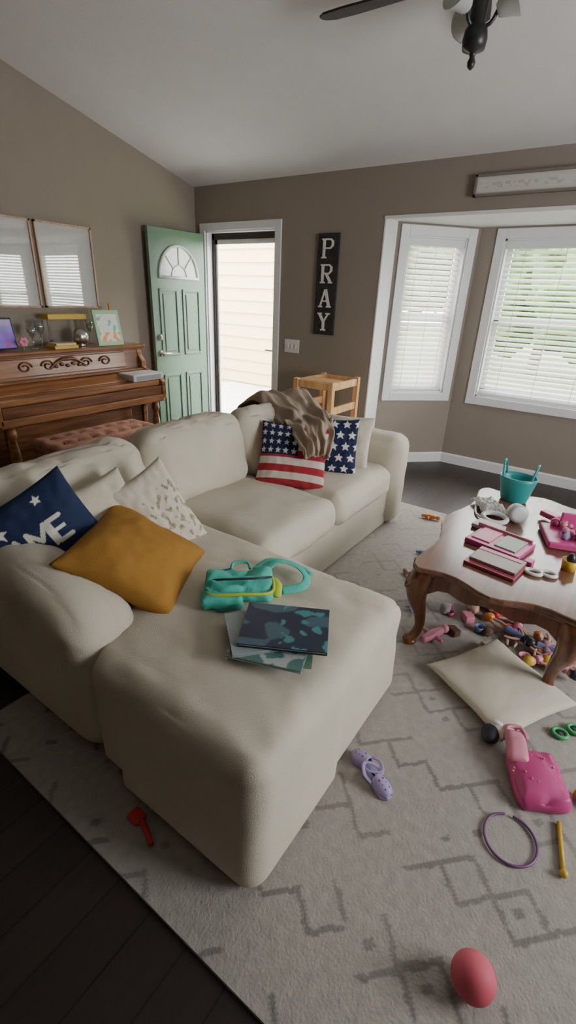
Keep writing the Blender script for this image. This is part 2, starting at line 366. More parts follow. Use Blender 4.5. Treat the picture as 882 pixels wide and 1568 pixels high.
h0=Vector((-3.845,3.965,0)); h1=Vector((-3.872,3.285,0)); xd=(h1-h0).normalized(); W=(h1-h0).length
nd=Vector((0,0,1)).cross(xd)
if nd.x<0: nd=-nd
def DF(name,a,b,za,zb,d0,d1,m,bv=0):
    vs=[h0+xd*s+nd*d+Vector((0,0,z)) for s in(a,b) for d in(d0,d1) for z in(za,zb)]
    o=mobj(name,vs,BF,m,dr)
    if bv: bev(o,bv)
    return o
DF('leaf',0,W,.01,2.03,-.04,0,M_door,.003)
for i,(a,b) in enumerate(((.08,.31),(.37,.60))):
    for j,(za,zb) in enumerate(((.18,.72),(.90,1.52))):
        for k,(p,q,r_,s_) in enumerate([(a,a+.022,za,zb),(b-.022,b,za,zb),(a,b,za,za+.022),(a,b,zb-.022,zb)]): DF('moulding_%d%d%d'%(i,j,k),p,q,r_,s_,0,.012,M_door,.004)
        DF('raised_panel_%d%d'%(i,j),a+.045,b-.045,za+.045,zb-.045,0,.009,M_door,.006)
fc=h0+xd*(W/2)+nd*.004+Vector((0,0,1.62)); R1=.24
pts=[(R1*math.cos(a),R1*math.sin(a)*1.15) for a in [math.pi*i/24 for i in range(25)]]
M_fan=mat('frosted_fanlight',(.62,.66,.60),.15,var=.15,scale=25)
prism('fanlight_glass',pts,0,.004,M_fan,dr,frame=(fc,xd,(0,0,1)))
P3=lambda x,z:fc+xd*x+Vector((0,0,z))+nd*.004
tube('fanlight_arch',[P3(x,z) for x,z in pts],.014,M_white,dr,8,res=1)
tube('fanlight_base',[P3(-R1-.01,0),P3(R1+.01,0)],.014,M_white,dr,8,res=1)
tube('fanlight_inner_arch',[P3(x*.4,z*.4) for x,z in pts],.006,M_white,dr,8,res=1)
for i,a in enumerate((.25,.5,.75)):
    a*=math.pi; tube('fan_muntin_%d'%i,[P3(.1*math.cos(a),.11*math.sin(a)),P3(R1*math.cos(a),R1*1.15*math.sin(a))],.006,M_white,dr,8,res=1)
kb=h0+xd*(W-.055)
lathe('rosette',[(.03,0),(.03,.012),(.012,.015),(.012,.045)],kb+Vector((0,0,.93)),M_chrome,dr,16,axis=nd)
tube('lever',[kb+nd*.045+Vector((0,0,.93)),kb+nd*.05-xd*.05+Vector((0,0,.93)),kb+nd*.045-xd*.11+Vector((0,0,.925))],[.011,.009,.007],M_chrome,dr,8)
lathe('deadbolt',[(.03,0),(.028,.018),(.01,.02),(.01,.035)],kb+Vector((0,0,1.08)),M_chrome,dr,16,axis=nd)
sw=empty('light_switch'); box('plate',-2.82,-2.65,YF-.006,YF,1.0,1.12,M_whitep,sw,.002)
for i in range(3): box('toggle_%d'%i,-2.79+i*.046,-2.772+i*.046,YF-.014,YF-.006,1.04,1.08,M_whitep,sw,.002)
# ---------------------------------------------------------------- exterior
M_grass=mat('lawn',(.16,.22,.08),.9,var=.3,scale=3)
M_leaf=mat('foliage',(.055,.125,.022),.8,var=.6,scale=5,bump=.6,bscale=8)
M_conc=mat('porch_concrete',(.6,.6,.58),.8)
M_siding=mat('house_siding',(.60,.45,.24),.7,var=.02)
box('ground_lawn',-30,30,5.0,40,-.4,-.2,M_grass)
box('porch_slab',-6.2,-2.2,4.13,7.0,-.25,-.03,M_conc)
sdg=empty('garage_siding_wall'); vs=[];fs=[]
for i in range(18):
    z=-.2+i*.2; k=len(vs)
    vs+=[(x,y,zz) for x in(-9,-3.2) for y,zz in((7.00,z),(7.035,z+.2),(7.2,z+.2),(7.2,z))]
    fs+=[(k,k+1,k+5,k+4),(k+1,k+2,k+6,k+5),(k,k+4,k+7,k+3),(k,k+3,k+2,k+1),(k+4,k+5,k+6,k+7)]
mobj('boards',vs,fs,M_siding,sdg)
def tree(i,x,y,s):
    e=empty('garden_tree'); tube('trunk',[(x,y,-.3),(x+.1,y,1.5*s),(x,y,3*s)],[.16*s,.12*s,.06*s],M_cherry,e,8)
    for k in range(9):
        bm=bmesh.new(); bmesh.ops.create_icosphere(bm,subdivisions=4,radius=random.uniform(.9,1.5)*s)
        off=Vector((x+random.uniform(-1.4,1.4)*s,y+random.uniform(-.8,.8)*s,random.uniform(1.2,4.2)*s))
        for v in bm.verts: v.co*=1+.35*noise.noise(v.co*2.2/s+off)+.15*noise.noise(v.co*7/s); v.co+=off
        me=D.meshes.new('crown_%d'%k); bm.to_mesh(me); bm.free(); me.materials.append(M_leaf); o=D.objects.new('crown_%d'%k,me); SC.collection.objects.link(o); o.parent=e
for i,(x,y,s) in enumerate(((-2.2,15,1.0),(.6,14,1.1),(3.6,15.5,1.2),(-5.5,18,1.2))): tree(i,x,y,s)
# ---------------------------------------------------------------- rug
RX0,RX1,RY0,RY1=-1.62,.86,.40,3.45
def zig(x,y):
    g=.105
    a=(x+y)/math.sqrt(2)/g; b=(x-y)/math.sqrt(2)/g
    ia,ib=math.floor(a),math.floor(b); fa,fb=a-ia,b-ib
    w=.145
    def h(i,j,k): return (math.sin(i*127.1+j*311.7+k*74.7)*43758.5453)%1
    L=(ia-ib)%4
    if fb<w and (L==0 or (L==1 and h(ia,ib,1)>.35)) and h(ia,ib,3)>.18: return 1
    if fa<w and (L==1 or (L==2 and h(ia,ib,2)>.35)) and h(ia,ib,4)>.18: return 1
    if h(ia,ib,7)>.88 and abs(fa-.55)<.14 and abs(fb-.5)<.1: return 1
    return 0
def rugcol(u,v):
    x=RX0+(u+1)/2*(RX1-RX0); y=RY0+(v+1)/2*(RY1-RY0)
    n1=noise.noise(Vector((x*30,y*30,0)))*.007
    n2=noise.noise(Vector((x*30,y*30,5)))*.007
    k=zig(x+n1,y+n2); f=.5+.5*noise.noise(Vector((x*3,y*3,2)))
    base=Vector((.385,.355,.32))*(.92+.12*noise.noise(Vector((x*40,y*40,1))))
    dk=Vector((.13,.118,.112)); k*=.34+.52*f
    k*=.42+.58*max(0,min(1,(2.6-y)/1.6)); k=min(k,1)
    return tuple(base*(1-k)+dk*k)
M_rug=vmat('rug_pile',.95,.5,120,spec=.1)
rg=empty('area_rug'); M0=((RX0+RX1)/2,(RY0+RY1)/2,.014)
panel('pile',M0,(1,0,0),(0,1,0),RX1-RX0,RY1-RY0,M_rug,rugcol,rg,n=360)
box('backing',RX0,RX1,RY0,RY1,.001,.0125,mat('rug_edge',(.36,.33,.29),.95),rg)
RZ=.015
# ---------------------------------------------------------------- sofa
SF=empty('sectional_sofa')
def chdef(co):
    if co.x<-1.10 and co.y<1.1:
        t=min(1,(-1.10-co.x)/.08); t=t*t*(3-2*t); f=max(0,(1.1-co.y)/.55); co.y+=.17*t*min(1,f)
    if co.z<.40:
        t=(.40-co.z)/.40
        if co.y>1: co.y+=.03*t
        # the loose cover hangs to a square hem at the foot of the chaise
        if co.x>-1.0 and co.y<1: co.y-=.035*t*min(1,(1.0-co.y)/.4); co.x+=.025*t*min(1,(co.x+1.0)/.4)
    return co
softbox('chaise',-1.95,-.45,.585,1.51,.017,.47,.065,M_sofa,SF,puff=.04,n=44,wr=.010,deform=chdef,ws=3.5,calm=True)
softbox('seat_base',-1.95,-1.15,1.44,3.0,.017,.30,.03,M_sofa,SF,n=16,wr=.004)
softbox('seat_cushion_1',-1.95,-1.12,1.51,2.19,.27,.475,.07,M_sofa,SF,puff=.03,n=26,wr=.009,seed=1)
softbox('seat_cushion_2',-1.95,-1.12,2.195,2.93,.27,.475,.07,M_sofa,SF,puff=.03,n=26,wr=.009,seed=2)
def armdef(co):
    if co.x>-1.6 and co.z>.3: co.z-=.11*((co.x+1.6)/.47)**2*(co.z-.3)/.35
    return co
softbox('arm_1',-2.2,-1.10,.565,.81,.017,.67,.11,M_sofa,SF,n=26,wr=.008,deform=armdef,seed=3,calm=True)
softbox('arm_2',-2.2,-1.09,2.92,3.16,.017,.67,.10,M_sofa,SF,n=26,wr=.007,seed=4)
softbox('back_frame',-2.25,-2.0,.57,3.15,.017,.72,.09,M_sofa,SF,n=22,wr=.005,seed=5)
def backc(nm,y0,y1,x,sd,rz=0,rx=0,top=.87):
    R=Matrix.Rotation(rz,3,'Z')@Matrix.Rotation(rx,3,'X')@Matrix.Rotation(-.22,3,'Y')
    softbox(nm,x-.12,x+.12,y0,y1,.44,top,.09,M_sofa,SF,puff=.02,sidep=.025,n=30,wr=.019,rot=R,seed=sd,ws=4)
backc('back_cushion_1',.66,1.41,-1.86,6,rx=.03,top=.84)
backc('back_cushion_2',1.43,2.13,-1.86,7,top=.86)
backc('back_cushion_3',2.15,2.84,-1.80,8,rz=-.15,top=.86)
pillow('mustard_pillow',(-1.32,.96,.585),(-.24,.44,.02),(-.38,-.17,.20),.46,.44,.16,M_must,seed=1)
pillow('throw_pillow',(-1.60,1.00,.65),(.15,.95,.25),(-.35,.05,.9),.34,.30,.12,M_creamp,seed=2)
def floral(u,v,s):
    base=(.62,.56,.46)
    r=.5+.5*noise.noise(Vector((u*7,v*7,3))); t=noise.noise(Vector((u*14,v*14,8)))
    if s>0 and r>.58 and u>-.3 and v<.6: return (.24,.23,.17) if t>0 else (.42,.36,.22)
    return base
pillow('floral_pillow',(-1.50,1.22,.60),(.15,.85,.35),(-.36,-.36,.80),.30,.44,.13,M_vc,colf=floral,n=90,seed=3)
def navy(u,v,s):
    if s>0:
        if star(u,v,-.50,.55,.17,.3) or star(u,v,.35,.74,.11): return (.8,.78,.7)
        w=.04
        for L0 in((-.60,[((0,0),(.17,.5)),((.17,.5),(.34,0)),((.07,.2),(.27,.2))]),(-.20,[((0,0),(0,.5)),((0,.5),(.17,.2)),((.17,.2),(.34,.5)),((.34,.5),(.34,0))]),(.22,[((0,0),(0,.5)),((0,.5),(.25,.5)),((0,.25),(.2,.25)),((0,0),(.25,0))])):
            for a,b in L0[1]:
                if seg(u,v,(a[0]+L0[0]+.05,a[1]*.85-.12),(b[0]+L0[0]+.05,b[1]*.85-.12),w): return (.7,.68,.6)
    return (.016,.028,.075)
pillow('star_pillow',(-1.60,.77,.64),(.30,.75,.42),(-.42,-.30,.75),.40,.40,.13,M_vc,colf=navy,n=120,seed=4)
def flag(u,v,s):
    if s<0: return (.5,.04,.04)
    if u<.15 and v>-.05:
        cu=((u+1)/1.15*5)%1-.5; cv=((v+.05)/1.05*4)%1-.5
        if star(cu,cv,0,0,.4): return (.62,.62,.60)
        return (.013,.02,.06)
    k=int((v+1)/2*9)
    return (.33,.025,.035) if k%2==0 else (.58,.52,.45)
pillow('flag_pillow',(-1.50,2.25,.63),(.85,.45,-.04),(-.2,.40,.80),.42,.40,.14,M_vc,colf=flag,n=110,seed=5)
def stars(u,v,s):
    row=int((v+1)/2*5); cu=((u+1)/2*3.5+.5*(row%2))%1-.5; cv=((v+1)/2*5)%1-.5
    return (.68,.68,.66) if star(cu,cv,0,0,.42) else (.013,.02,.06)
pillow('star_pillow',(-1.38,2.56,.645),(.80,.45,.0),(-.12,.3,.9),.27,.36,.12,M_vc,colf=stars,n=110,seed=6)
pillow('throw_pillow',(-1.42,2.74,.63),(.9,.25,.0),(-.05,.3,.9),.36,.36,.13,M_sofa,seed=7)
tb=empty('throw_blanket'); nS,nT=80,50
path=[Vector(p) for p in((-2.02,2.66,.66),(-1.97,2.66,.86),(-1.83,2.62,.93),(-1.68,2.54,.88),(-1.55,2.46,.84),(-1.44,2.36,.81),(-1.36,2.28,.74),(-1.33,2.25,.67))]
def pth(t):
    t=t*(len(path)-1); i=min(int(t),len(path)-2); f=t-i
    a,b,c,d=path[max(i-1,0)],path[i],path[i+1],path[min(i+2,len(path)-1)]
    return .5*((2*b)+(c-a)*f+(2*a-5*b+4*c-d)*f*f+(3*b-a-3*c+d)*f**3)
vs=[];fs=[]
for i in range(nS+1):
    s=i/nS; c=pth(s); wd=.52*(1-.74*s**1.3)
    for j in range(nT+1):
        t=j/nT-.5
        q=c+Vector((.55,.83,0)).normalized()*(t*wd)
        fold=.014*math.sin(t*24+5*math.sin(s*5))+.05*noise.noise(Vector((s*5,t*6,1)))+.025*noise.noise(Vector((s*12,t*12,1)))
        q+=Vector((.6,-.4,.65))*fold; q.z-=.28*max(0,abs(t)-.3)*(1 if s<.6 else .2)
        vs.append(q)
fs=[(i*(nT+1)+j,(i+1)*(nT+1)+j,(i+1)*(nT+1)+j+1,i*(nT+1)+j+1) for i in range(nS) for j in range(nT)]
o=mobj('cloth',vs,fs,M_taupe,tb,True); md=o.modifiers.new('s','SOLIDIFY'); md.thickness=.012
# ---------------------------------------------------------------- coffee table
CT=empty('coffee_table'); HX,HY=.365,.63; TC=Vector((-.205,2.41,0))
def outline(hx,hy,amp,n=14):
    P=[]
    for (ax,ay,bx,by,nx,ny) in((-1,-1,1,-1,0,-1),(1,-1,1,1,1,0),(1,1,-1,1,0,1),(-1,1,-1,-1,-1,0)):
        for i in range(n):
            t=i/n; s=2*t-1
            off=amp*(math.cos(2*math.pi*s)*.5-.5)*1.0 + amp*.9*math.exp(-(s/.28)**2)
            cr=1-.06*max(0,(abs(s)-.85)/.15)
            P.append((TC.x+(ax+(bx-ax)*t)*hx*cr+nx*off,TC.y+(ay+(by-ay)*t)*hy*cr+ny*off))
    return P
prism('top',outline(HX,HY,.035),.425,.45,M_tabletop,CT,.008)
prism('top_moulding',outline(HX-.02,HY-.02,.03),.408,.4255,M_cherry,CT,.006)
A=outline(HX-.055,HY-.055,.02); vs=[];n=len(A)
for k,(x,y) in enumerate(A):
    s=2*((k%14)/14)-1; zl=.345-.05*abs(s)**2+.018*math.cos(s*math.pi*3)
    dx,dy=TC.x-x,TC.y-y; l=math.hypot(dx,dy)
    vs+=[(x,y,.41),(x,y,zl),(x+dx/l*.02,y+dy/l*.02,zl),(x+dx/l*.02,y+dy/l*.02,.41)]
fs=[]
for k in range(n):
    j=(k+1)%n
    for a in range(4): b=(a+1)%4; fs.append((k*4+a,k*4+b,j*4+b,j*4+a))
mobj('apron',vs,fs,M_cherry,CT)
for i,(sx,sy) in enumerate(((-1,-1),(1,-1),(-1,1),(1,1))):
    cx_,cy_=TC.x+sx*(HX-.075),TC.y+sy*(HY-.075); d=Vector((sx,sy,0)).normalized()
    pr=((0,.41,.048),(.028,.35,.055),(.022,.27,.042),(-.005,.19,.028),(-.015,.11,.022),(.005,.055,.022),(.035,.036,.026),(.05,.034,.016))
    tube('leg_%d'%i,[Vector((cx_,cy_,z))+d*k for k,z,r in pr],[r for k,z,r in pr],M_cherry,CT,14)
    lathe('foot_%d'%i,[(.02,0),(.03,.006),(.03,.02),(.018,.03)],Vector((cx_,cy_,RZ))+d*.02,M_cherry,CT,14)
    tube('knee_carving_%d'%i,[Vector((cx_,cy_,.39))+d*.055+Vector((-d.y,d.x,0))*.03,Vector((cx_,cy_,.34))+d*.085,Vector((cx_,cy_,.39))+d*.055-Vector((-d.y,d.x,0))*.03],.008,M_cherry,CT,8)
TZ=.4505
bk=empty('teal_basket'); bc=(-.35,2.90,TZ)
lathe('bucket',[(.02,0),(.068,.0),(.074,.01),(.100,.13),(.105,.15),(.100,.152),(.094,.13),(.068,.014),(.01,.012)],bc,M_tealD,bk,28,sx=1,sy=.8)
for s in(-1,1):
    tube('handle_%d'%(s+1),[(bc[0]+s*.075,bc[1]-.05,TZ+.145),(bc[0]+s*.085,bc[1]-.035,TZ+.21),(bc[0]+s*.09,bc[1],TZ+.235),(bc[0]+s*.085,bc[1]+.035,TZ+.21),(bc[0]+s*.075,bc[1]+.05,TZ+.145)],.006,M_tealD,bk,8)
cl=empty('crumpled_white_cloth')
panel('cloth',(-.43,2.66,TZ+.02),(.6,-.8,0),(.8,.6,0),.22,.13,vmat('white_cloth',.9,.2),lambda u,v:(.66,.64,.62),cl,n=40,zf=lambda u,v:.018+.018*noise.noise(Vector((u*2.5,v*2.5,3)))+.01*noise.noise(Vector((u*6,v*6,1)))-.018*max(0,max(abs(u),abs(v))-.8)/.2)
hp=empty('toy_tape_roll')
lathe('roll',[(.028,0),(.048,.003),(.048,.055),(.028,.058)],(-.29,2.60,TZ+.05),M_silver,hp,20,axis=(.5,-.8,.1))
tube('ring',[(-.37+.06*math.cos(a),2.52+.035*math.sin(a),TZ+.018+.012*math.sin(a)) for a in [i*math.pi/6 for i in range(12)]],.013,M_whitep,hp,10,closed=True)
tube('cable',[(-.52,2.76,TZ+.006),(-.47,2.54,TZ+.008),(-.38,2.47,TZ+.01)],.006,M_whitep,hp,8)
gb=empty('pink_game_box')
obox('tray',(-.28,2.24,TZ+.013),(.97,-.2,0),(.2,.97,0),(.26,.20,.025),M_pink,gb,.004)
obox('card_left',(-.345,2.26,TZ+.028),(.97,-.2,0),(.2,.97,0),(.09,.15,.006),M_lpink,gb,.002)
obox('card_right',(-.23,2.235,TZ+.028),(.97,-.2,0),(.2,.97,0),(.10,.15,.006),mat('sage_card',(.35,.45,.33),.5),gb,.002)
obox('rim',(-.28,2.335,TZ+.03),(.97,-.2,0),(.2,.97,0),(.27,.012,.02),M_lpink,gb,.003)
obox('lid',(-.37,2.40,TZ+.012),(.97,-.2,0),(.2,.97,0),(.14,.10,.02),mat('pale_box',(.6,.5,.5),.5),gb,.003)
bs=empty('picture_book')
obox('lower_book',(-.25,2.02,TZ+.008),(.98,-.15,0),(.15,.98,0),(.22,.16,.014),mat('maroon_cover',(.30,.05,.08),.4),bs,.002)
obox('pages',(-.245,2.04,TZ+.022),(.98,-.15,0),(.15,.98,0),(.20,.14,.012),mat('dusty_cover',(.28,.19,.17),.4),bs,.002)
obox('band',(-.243,2.09,TZ+.029),(.98,-.15,0),(.15,.98,0),(.19,.03,.002),M_lpink,bs)
obox('small_pink_block',(-.13,2.13,TZ+.012),(.98,-.15,0),(.15,.98,0),(.035,.045,.024),M_pink,bs,.003)
for i,(x,y) in enumerate(((-.10,2.06),(-.045,2.085))):
    e=empty('toy_bangle'); tube('ring',[(x+.032*math.cos(a),y+.022*math.sin(a),TZ+.008) for a in [k*math.pi/6 for k in range(12)]],.008,M_whitep,e,8,closed=True)
pt=empty('pink_toy_tray')
obox('base',(-.03,2.50,TZ+.02),(.9,.3,0),(-.3,.9,0),(.20,.24,.035),M_pink,pt,.008)
obox('back',(.01,2.60,TZ+.07),(.9,.3,0),(-.3,.9,0),(.18,.02,.10),M_pink,pt,.006)
for i in range(14): ball('piece_%d'%i,(-.10+random.random()*.14,2.42+random.random()*.18,TZ+.05+random.random()*.025),.012+random.random()*.012,random.choice([M_pink,M_purple,M_whitep,M_lpink,M_dpurple]),pt,sub=2,nz=.3)
obox('side',(-.13,2.72,TZ+.03),(.8,-.5,0),(.5,.8,0),(.10,.05,.03),M_pink,pt,.006)
yt=empty('yellow_toy_cup'); lathe('cup',[(.01,0),(.028,0),(.034,.05),(.030,.05),(.024,.006)],(.02,2.20,TZ),M_yellow,yt,18); lathe('knob',[(.012,.03),(.02,.055),(.012,.075),(.003,.08)],(.02,2.20,TZ),M_dark,yt,12)
# ---------------------------------------------------------------- piano
PN=empty('upright_piano')
side=[(-3.955,0),(-3.955,1.03),(-3.66,1.03),(-3.645,.97),(-3.60,.92),(-3.60,.87),(-3.52,.84),(-3.40,.80),(-3.345,.77),(-3.345,.62),(-3.40,.585),(-3.58,.56),(-3.63,.50),(-3.64,.12),(-3.60,.08),(-3.60,0)]
for nm,y0 in(('side_1',1.45),('side_2',2.88)):
    prism(nm,side,-y0-.045,-y0,M_piano,PN,.006,frame=((0,0,0),(1,0,0),(0,0,1)))
box('top_lid',-3.965,-3.63,1.42,2.955,1.03,1.055,M_piano,PN,.008)
box('top_lid_step',-3.955,-3.645,1.44,2.935,1.012,1.031,M_pianoD,PN,.004)
obox('music_panel',(-3.66,2.19,.935),(0,1,0),(-.12,0,1),(1.38,.17,.02),M_pianoD,PN,.003)
obox('music_panel_raised',(-3.648,2.19,.94),(0,1,0),(-.12,0,1),(1.10,.13,.016),M_piano,PN,.012)
def scroll(nm,c,s,flip):
    pts=[]
    for i in range(22):
        a=i*.42; r=s*(1-.035*i); pts.append((-3.632,c+flip*(r*math.cos(a)),.945+r*.75*math.sin(a)))
    tube(nm,pts,.006,M_pianoD,PN,6,res=2)
for k,(c,f) in enumerate(((1.85,1),(2.03,-1),(2.35,1),(2.53,-1))): scroll('carved_scroll_%d'%k,c,.055,f)
tube('carved_swag',[(-3.632,2.03,.92),(-3.628,2.12,.975),(-3.628,2.19,.985),(-3.628,2.26,.975),(-3.632,2.35,.92)],[.005,.012,.016,.012,.005],M_pianoD,PN,8)
for k in range(5): ball('carved_leaf_%d'%k,(-3.63,2.09+.05*k,.935+.012*(k%2)),.018,M_pianoD,PN,s=(.5,1,.8),sub=2)
box('ledge',-3.66,-3.58,1.50,2.88,.845,.862,M_piano,PN,.005)
obox('fallboard',(-3.555,2.19,.815),(0,1,0),(-.9,0,.35),(1.38,.17,.022),M_piano,PN,.005)
box('fallboard_front',-3.48,-3.375,1.50,2.88,.735,.785,M_piano,PN,.012)
box('key_slip',-3.40,-3.355,1.50,2.88,.66,.735,M_pianoD,PN,.004)
box('keybed',-3.64,-3.345,1.47,2.90,.60,.66,M_piano,PN,.008)
box('lower_panel',-3.68,-3.65,1.49,2.88,.10,.60,M_pianoD,PN,.003)
box('lower_panel_raised',-3.65,-3.638,1.62,2.75,.18,.52,M_piano,PN,.008)
box('toe_board',-3.70,-3.60,1.49,2.88,.0,.10,M_piano,PN,.004)
box('back_panel',-3.955,-3.93,1.49,2.88,.0,1.02,M_pianoD,PN)
for i,y in enumerate((1.55,2.83)):
    lathe('front_leg_%d'%i,[(.032,0),(.036,.03),(.024,.06),(.020,.12),(.030,.2),(.036,.30),(.030,.38),(.02,.44),(.034,.47),(.034,.50),(.026,.52),(.044,.55),(.044,.60)],(-3.40,y,.06),M_piano,PN,16)
    box('leg_block_%d'%i,-3.62,-3.35,y-.04,y+.04,.0,.06,M_piano,PN,.008)
for i in range(3): tube('pedal_%d'%i,[(-3.62,2.12+.07*i,.05),(-3.55,2.12+.07*i,.045),(-3.50,2.12+.07*i,.035)],[.01,.012,.02],mat('brass_%d'%i,(.6,.42,.15),.3,metal=1),PN,8,flat=.4)
BN=empty('piano_bench')
def tuft(co):
    if co.z>.5:
        k=(math.cos((co.y-1.72)/.113*2*math.pi)*.5+.5)*(math.cos((co.x+3.20)/.16*2*math.pi)*.5+.5); co.z-=.018*k*k
    return co
softbox('tufted_seat',-3.30,-2.94,1.62,2.50,.43,.52,.03,M_bench,BN,puff=.012,n=50,wr=.004,deform=tuft)
box('bench_frame',-3.29,-2.95,1.63,2.49,.37,.435,M_piano,BN,.008)
for i,(x,y) in enumerate(((-3.26,1.67),(-2.98,1.67),(-3.26,2.45),(-2.98,2.45))):
    lathe('leg_%d'%i,[(.02,0),(.022,.03),(.014,.06),(.022,.16),(.026,.24),(.018,.31),(.026,.34),(.026,.38)],(x,y,0),M_piano,BN,14)
for i in range(7):
    for j in range(2): ball('button_%d%d'%(i,j),(-3.20+.16*j,1.72+.113*i,.513),.009,M_pianoD,BN,sub=2)
PZ=1.0555
e=empty('silver_speaker'); box('body',-3.58,-3.37,2.60,2.92,.787,.845,M_silver,e,.008); box('grille',-3.372,-3.368,2.63,2.89,.797,.833,mat('speaker_grille',(.3,.3,.31),.5),e)
e=empty('photo_tablet'); obox('case',(-3.78,1.76,PZ+.115),(0,1,0),(-.2,0,1),(.26,.22,.015),M_dark,e,.006)
panel('screen',(-3.769,1.76,PZ+.116),(0,1,0),(-.2,0,1),.235,.195,vmat('tablet_screen',.15,0),lambda u,v:(.35+.5*max(0,noise.noise(Vector((u*2,v*2,1)))),.2+.3*max(0,v),.7+.3*noise.noise(Vector((u*3,v*2,6)))),e,n=30)
obox('stand',(-3.86,1.76,PZ+.07),(0,1,0),(.5,0,1),(.12,.15,.008),M_dark,e)
e=empty('pink_flower'); tube('stem',[(-3.70,1.90,PZ),(-3.70,1.90,PZ+.05)],.004,M_green,e,6)
for k in range(6):
    a=k*math.pi/3; ball('petal_%d'%k,(-3.69,1.90+.02*math.cos(a),PZ+.062+.02*math.sin(a)),.017,M_lpink,e,s=(.6,1,1),sub=2)
def goblet(y,x=-3.78,h=.17):
    e=empty('glass_goblet'); lathe('glass',[(.03,0),(.031,.004),(.006,.012),(.005,h*.45),(.02,h*.52),(.034,h*.7),(.032,h),(.030,h),(.031,h*.7),(.004,h*.54)],(x,y,PZ),M_clear,e,18)
goblet(2.02); goblet(2.12,-3.84,.2); goblet(2.58,-3.88,.2)
e=empty('yellow_shelf_box'); box('box',-3.90,-3.78,2.17,2.50,PZ+.205,PZ+.245,M_yellow,e,.004)
multibox('supports',[(-3.88,-3.86,2.21,2.23,PZ,PZ+.206),(-3.88,-3.86,2.44,2.46,PZ,PZ+.206)],M_clear,e)
e=empty('book_stack'); box('book_1',-3.80,-3.66,2.12,2.32,PZ,PZ+.022,M_yellow,e,.002); box('book_2',-3.79,-3.67,2.14,2.31,PZ+.0225,PZ+.04,mat('cream_cover',(.6,.5,.3),.5),e,.002)
e=empty('mercury_glass_globe'); ball('globe',(-3.76,2.41,PZ+.075),.066,M_chrome,e); lathe('base',[(.03,0),(.032,.01),(.02,.02)],(-3.76,2.41,PZ),M_chrome,e,18)
def card(u,v):
    if max(abs(u),abs(v))>.82: return (.35,.55,.32)
    n=noise.noise(Vector((u*3,v*3,4)))
    if v<-.25 and n>-.05: return (.75,.35,.08)
    if n>.25: return (.2,.5,.45)
    return (.75,.76,.72)
e=empty('greeting_card'); obox('board',(-3.70,2.64,PZ+.14),(0,1,0),(-.18,0,1),(.25,.28,.012),mat('card_back',(.3,.5,.3),.6),e); panel('art',(-3.693,2.64,PZ+.1415),(0,1,0),(-.18,0,1),.24,.27,M_vp,card,e,n=50)
e=empty('amber_bottle'); lathe('bottle',[(.018,0),(.02,.02),(.02,.25),(.008,.28),(.008,.32),(.01,.325)],(-3.85,2.78,PZ),M_orange,e,14)
M_sheet=vmat('glazed_sheet',.5,0,coat=1)
for i,(ya,yb) in enumerate(((1.70,2.245),(2.275,2.76))):
    e=empty('framed_picture'); za,zb=1.34,1.95; x0=XL+.001
    multibox('frame',[(x0,x0+.025,ya,ya+.013,za,zb),(x0,x0+.025,yb-.013,yb,za,zb),(x0,x0+.025,ya,yb,za,za+.013),(x0,x0+.025,ya,yb,zb-.013,zb)],M_oak,e)
    box('backing',x0,x0+.008,ya+.01,yb-.01,za+.01,zb-.01,M_whitep,e)
    def sk(u,v,i=i):
        n=noise.noise(Vector((u*2.2,v*2.6,i*4+2)))
        if abs(n)<.02 and abs(u)<.7 and abs(v)<.75: return (.46,.46,.46)
        return (.55,.55,.54)
    panel('drawing',(x0+.0095,(ya+yb)/2,(za+zb)/2),(0,1,0),(0,0,1),yb-ya-.02,zb-za-.02,M_sheet,sk,e,n=90)
# ---------------------------------------------------------------- wall signs
ps=empty('pray_sign'); box('board',-2.49,-2.28,YF-.022,YF-.001,1.19,2.0,mat('sign_black',(.03,.027,.025),.7,var=.4,scale=30),ps,.003)
def strokes(nm,cx_,cz,L):
    for k,(a,b,w) in enumerate(L):
        a=Vector((cx_+a[0]*.075,YF-.026,cz+a[1]*.075)); b=Vector((cx_+b[0]*.075,YF-.026,cz+b[1]*.075))
        c=(a+b)/2; obox('%s_%d'%(nm,k),c,(b-a),(0,1,0),((b-a).length,.006+.0002*k,w*.075),M_whitep,ps)
sf=.16
P_=[((-.5,-.9),(-.5,.9),.34),((-.8,-.92),(-.15,-.92),sf),((-.8,.92),(.35,.92),sf),((.35,.92),(.62,.7),.2),((.62,.75),(.62,.25),.3),((.62,.3),(.35,.05),.2),((-.4,.03),(.4,.03),sf)]
R_=P_+[((-.05,.03),(.6,-.85),.32),((.3,-.92),(.85,-.92),sf)]
A_=[((-.6,-.9),(0,.95),.2),((.05,.95),(.6,-.9),.36),((-.85,-.92),(-.3,-.92),sf),((.25,-.92),(.9,-.92),sf),((-.35,-.3),(.35,-.3),sf)]
Y_=[((0,-.9),(0,.05),.34),((-.35,-.92),(.35,-.92),sf),((-.6,.9),(0,0),.34),((.6,.9),(0,0),.2),((-.85,.92),(-.3,.92),sf),((.25,.92),(.85,.92),sf)]
for nm,z,L in(('letter_p',1.885,P_),('letter_r',1.69,R_),('letter_a',1.495,A_),('letter_y',1.30,Y_)): strokes(nm,-2.385,z,L)
e=empty('wooden_wall_sign'); za,zb=2.185,2.315; xa,xb=-1.22,-.10
M_grey=mat('weathered_frame',(.20,.17,.14),.7)
multibox('frame',[(xa,xb,YF-.04,YF-.001,za,za+.014),(xa,xb,YF-.04,YF-.001,zb-.014,zb),(xa,xa+.014,YF-.04,YF-.001,za,zb),(xb-.014,xb,YF-.04,YF-.001,za,zb)],M_grey,e)
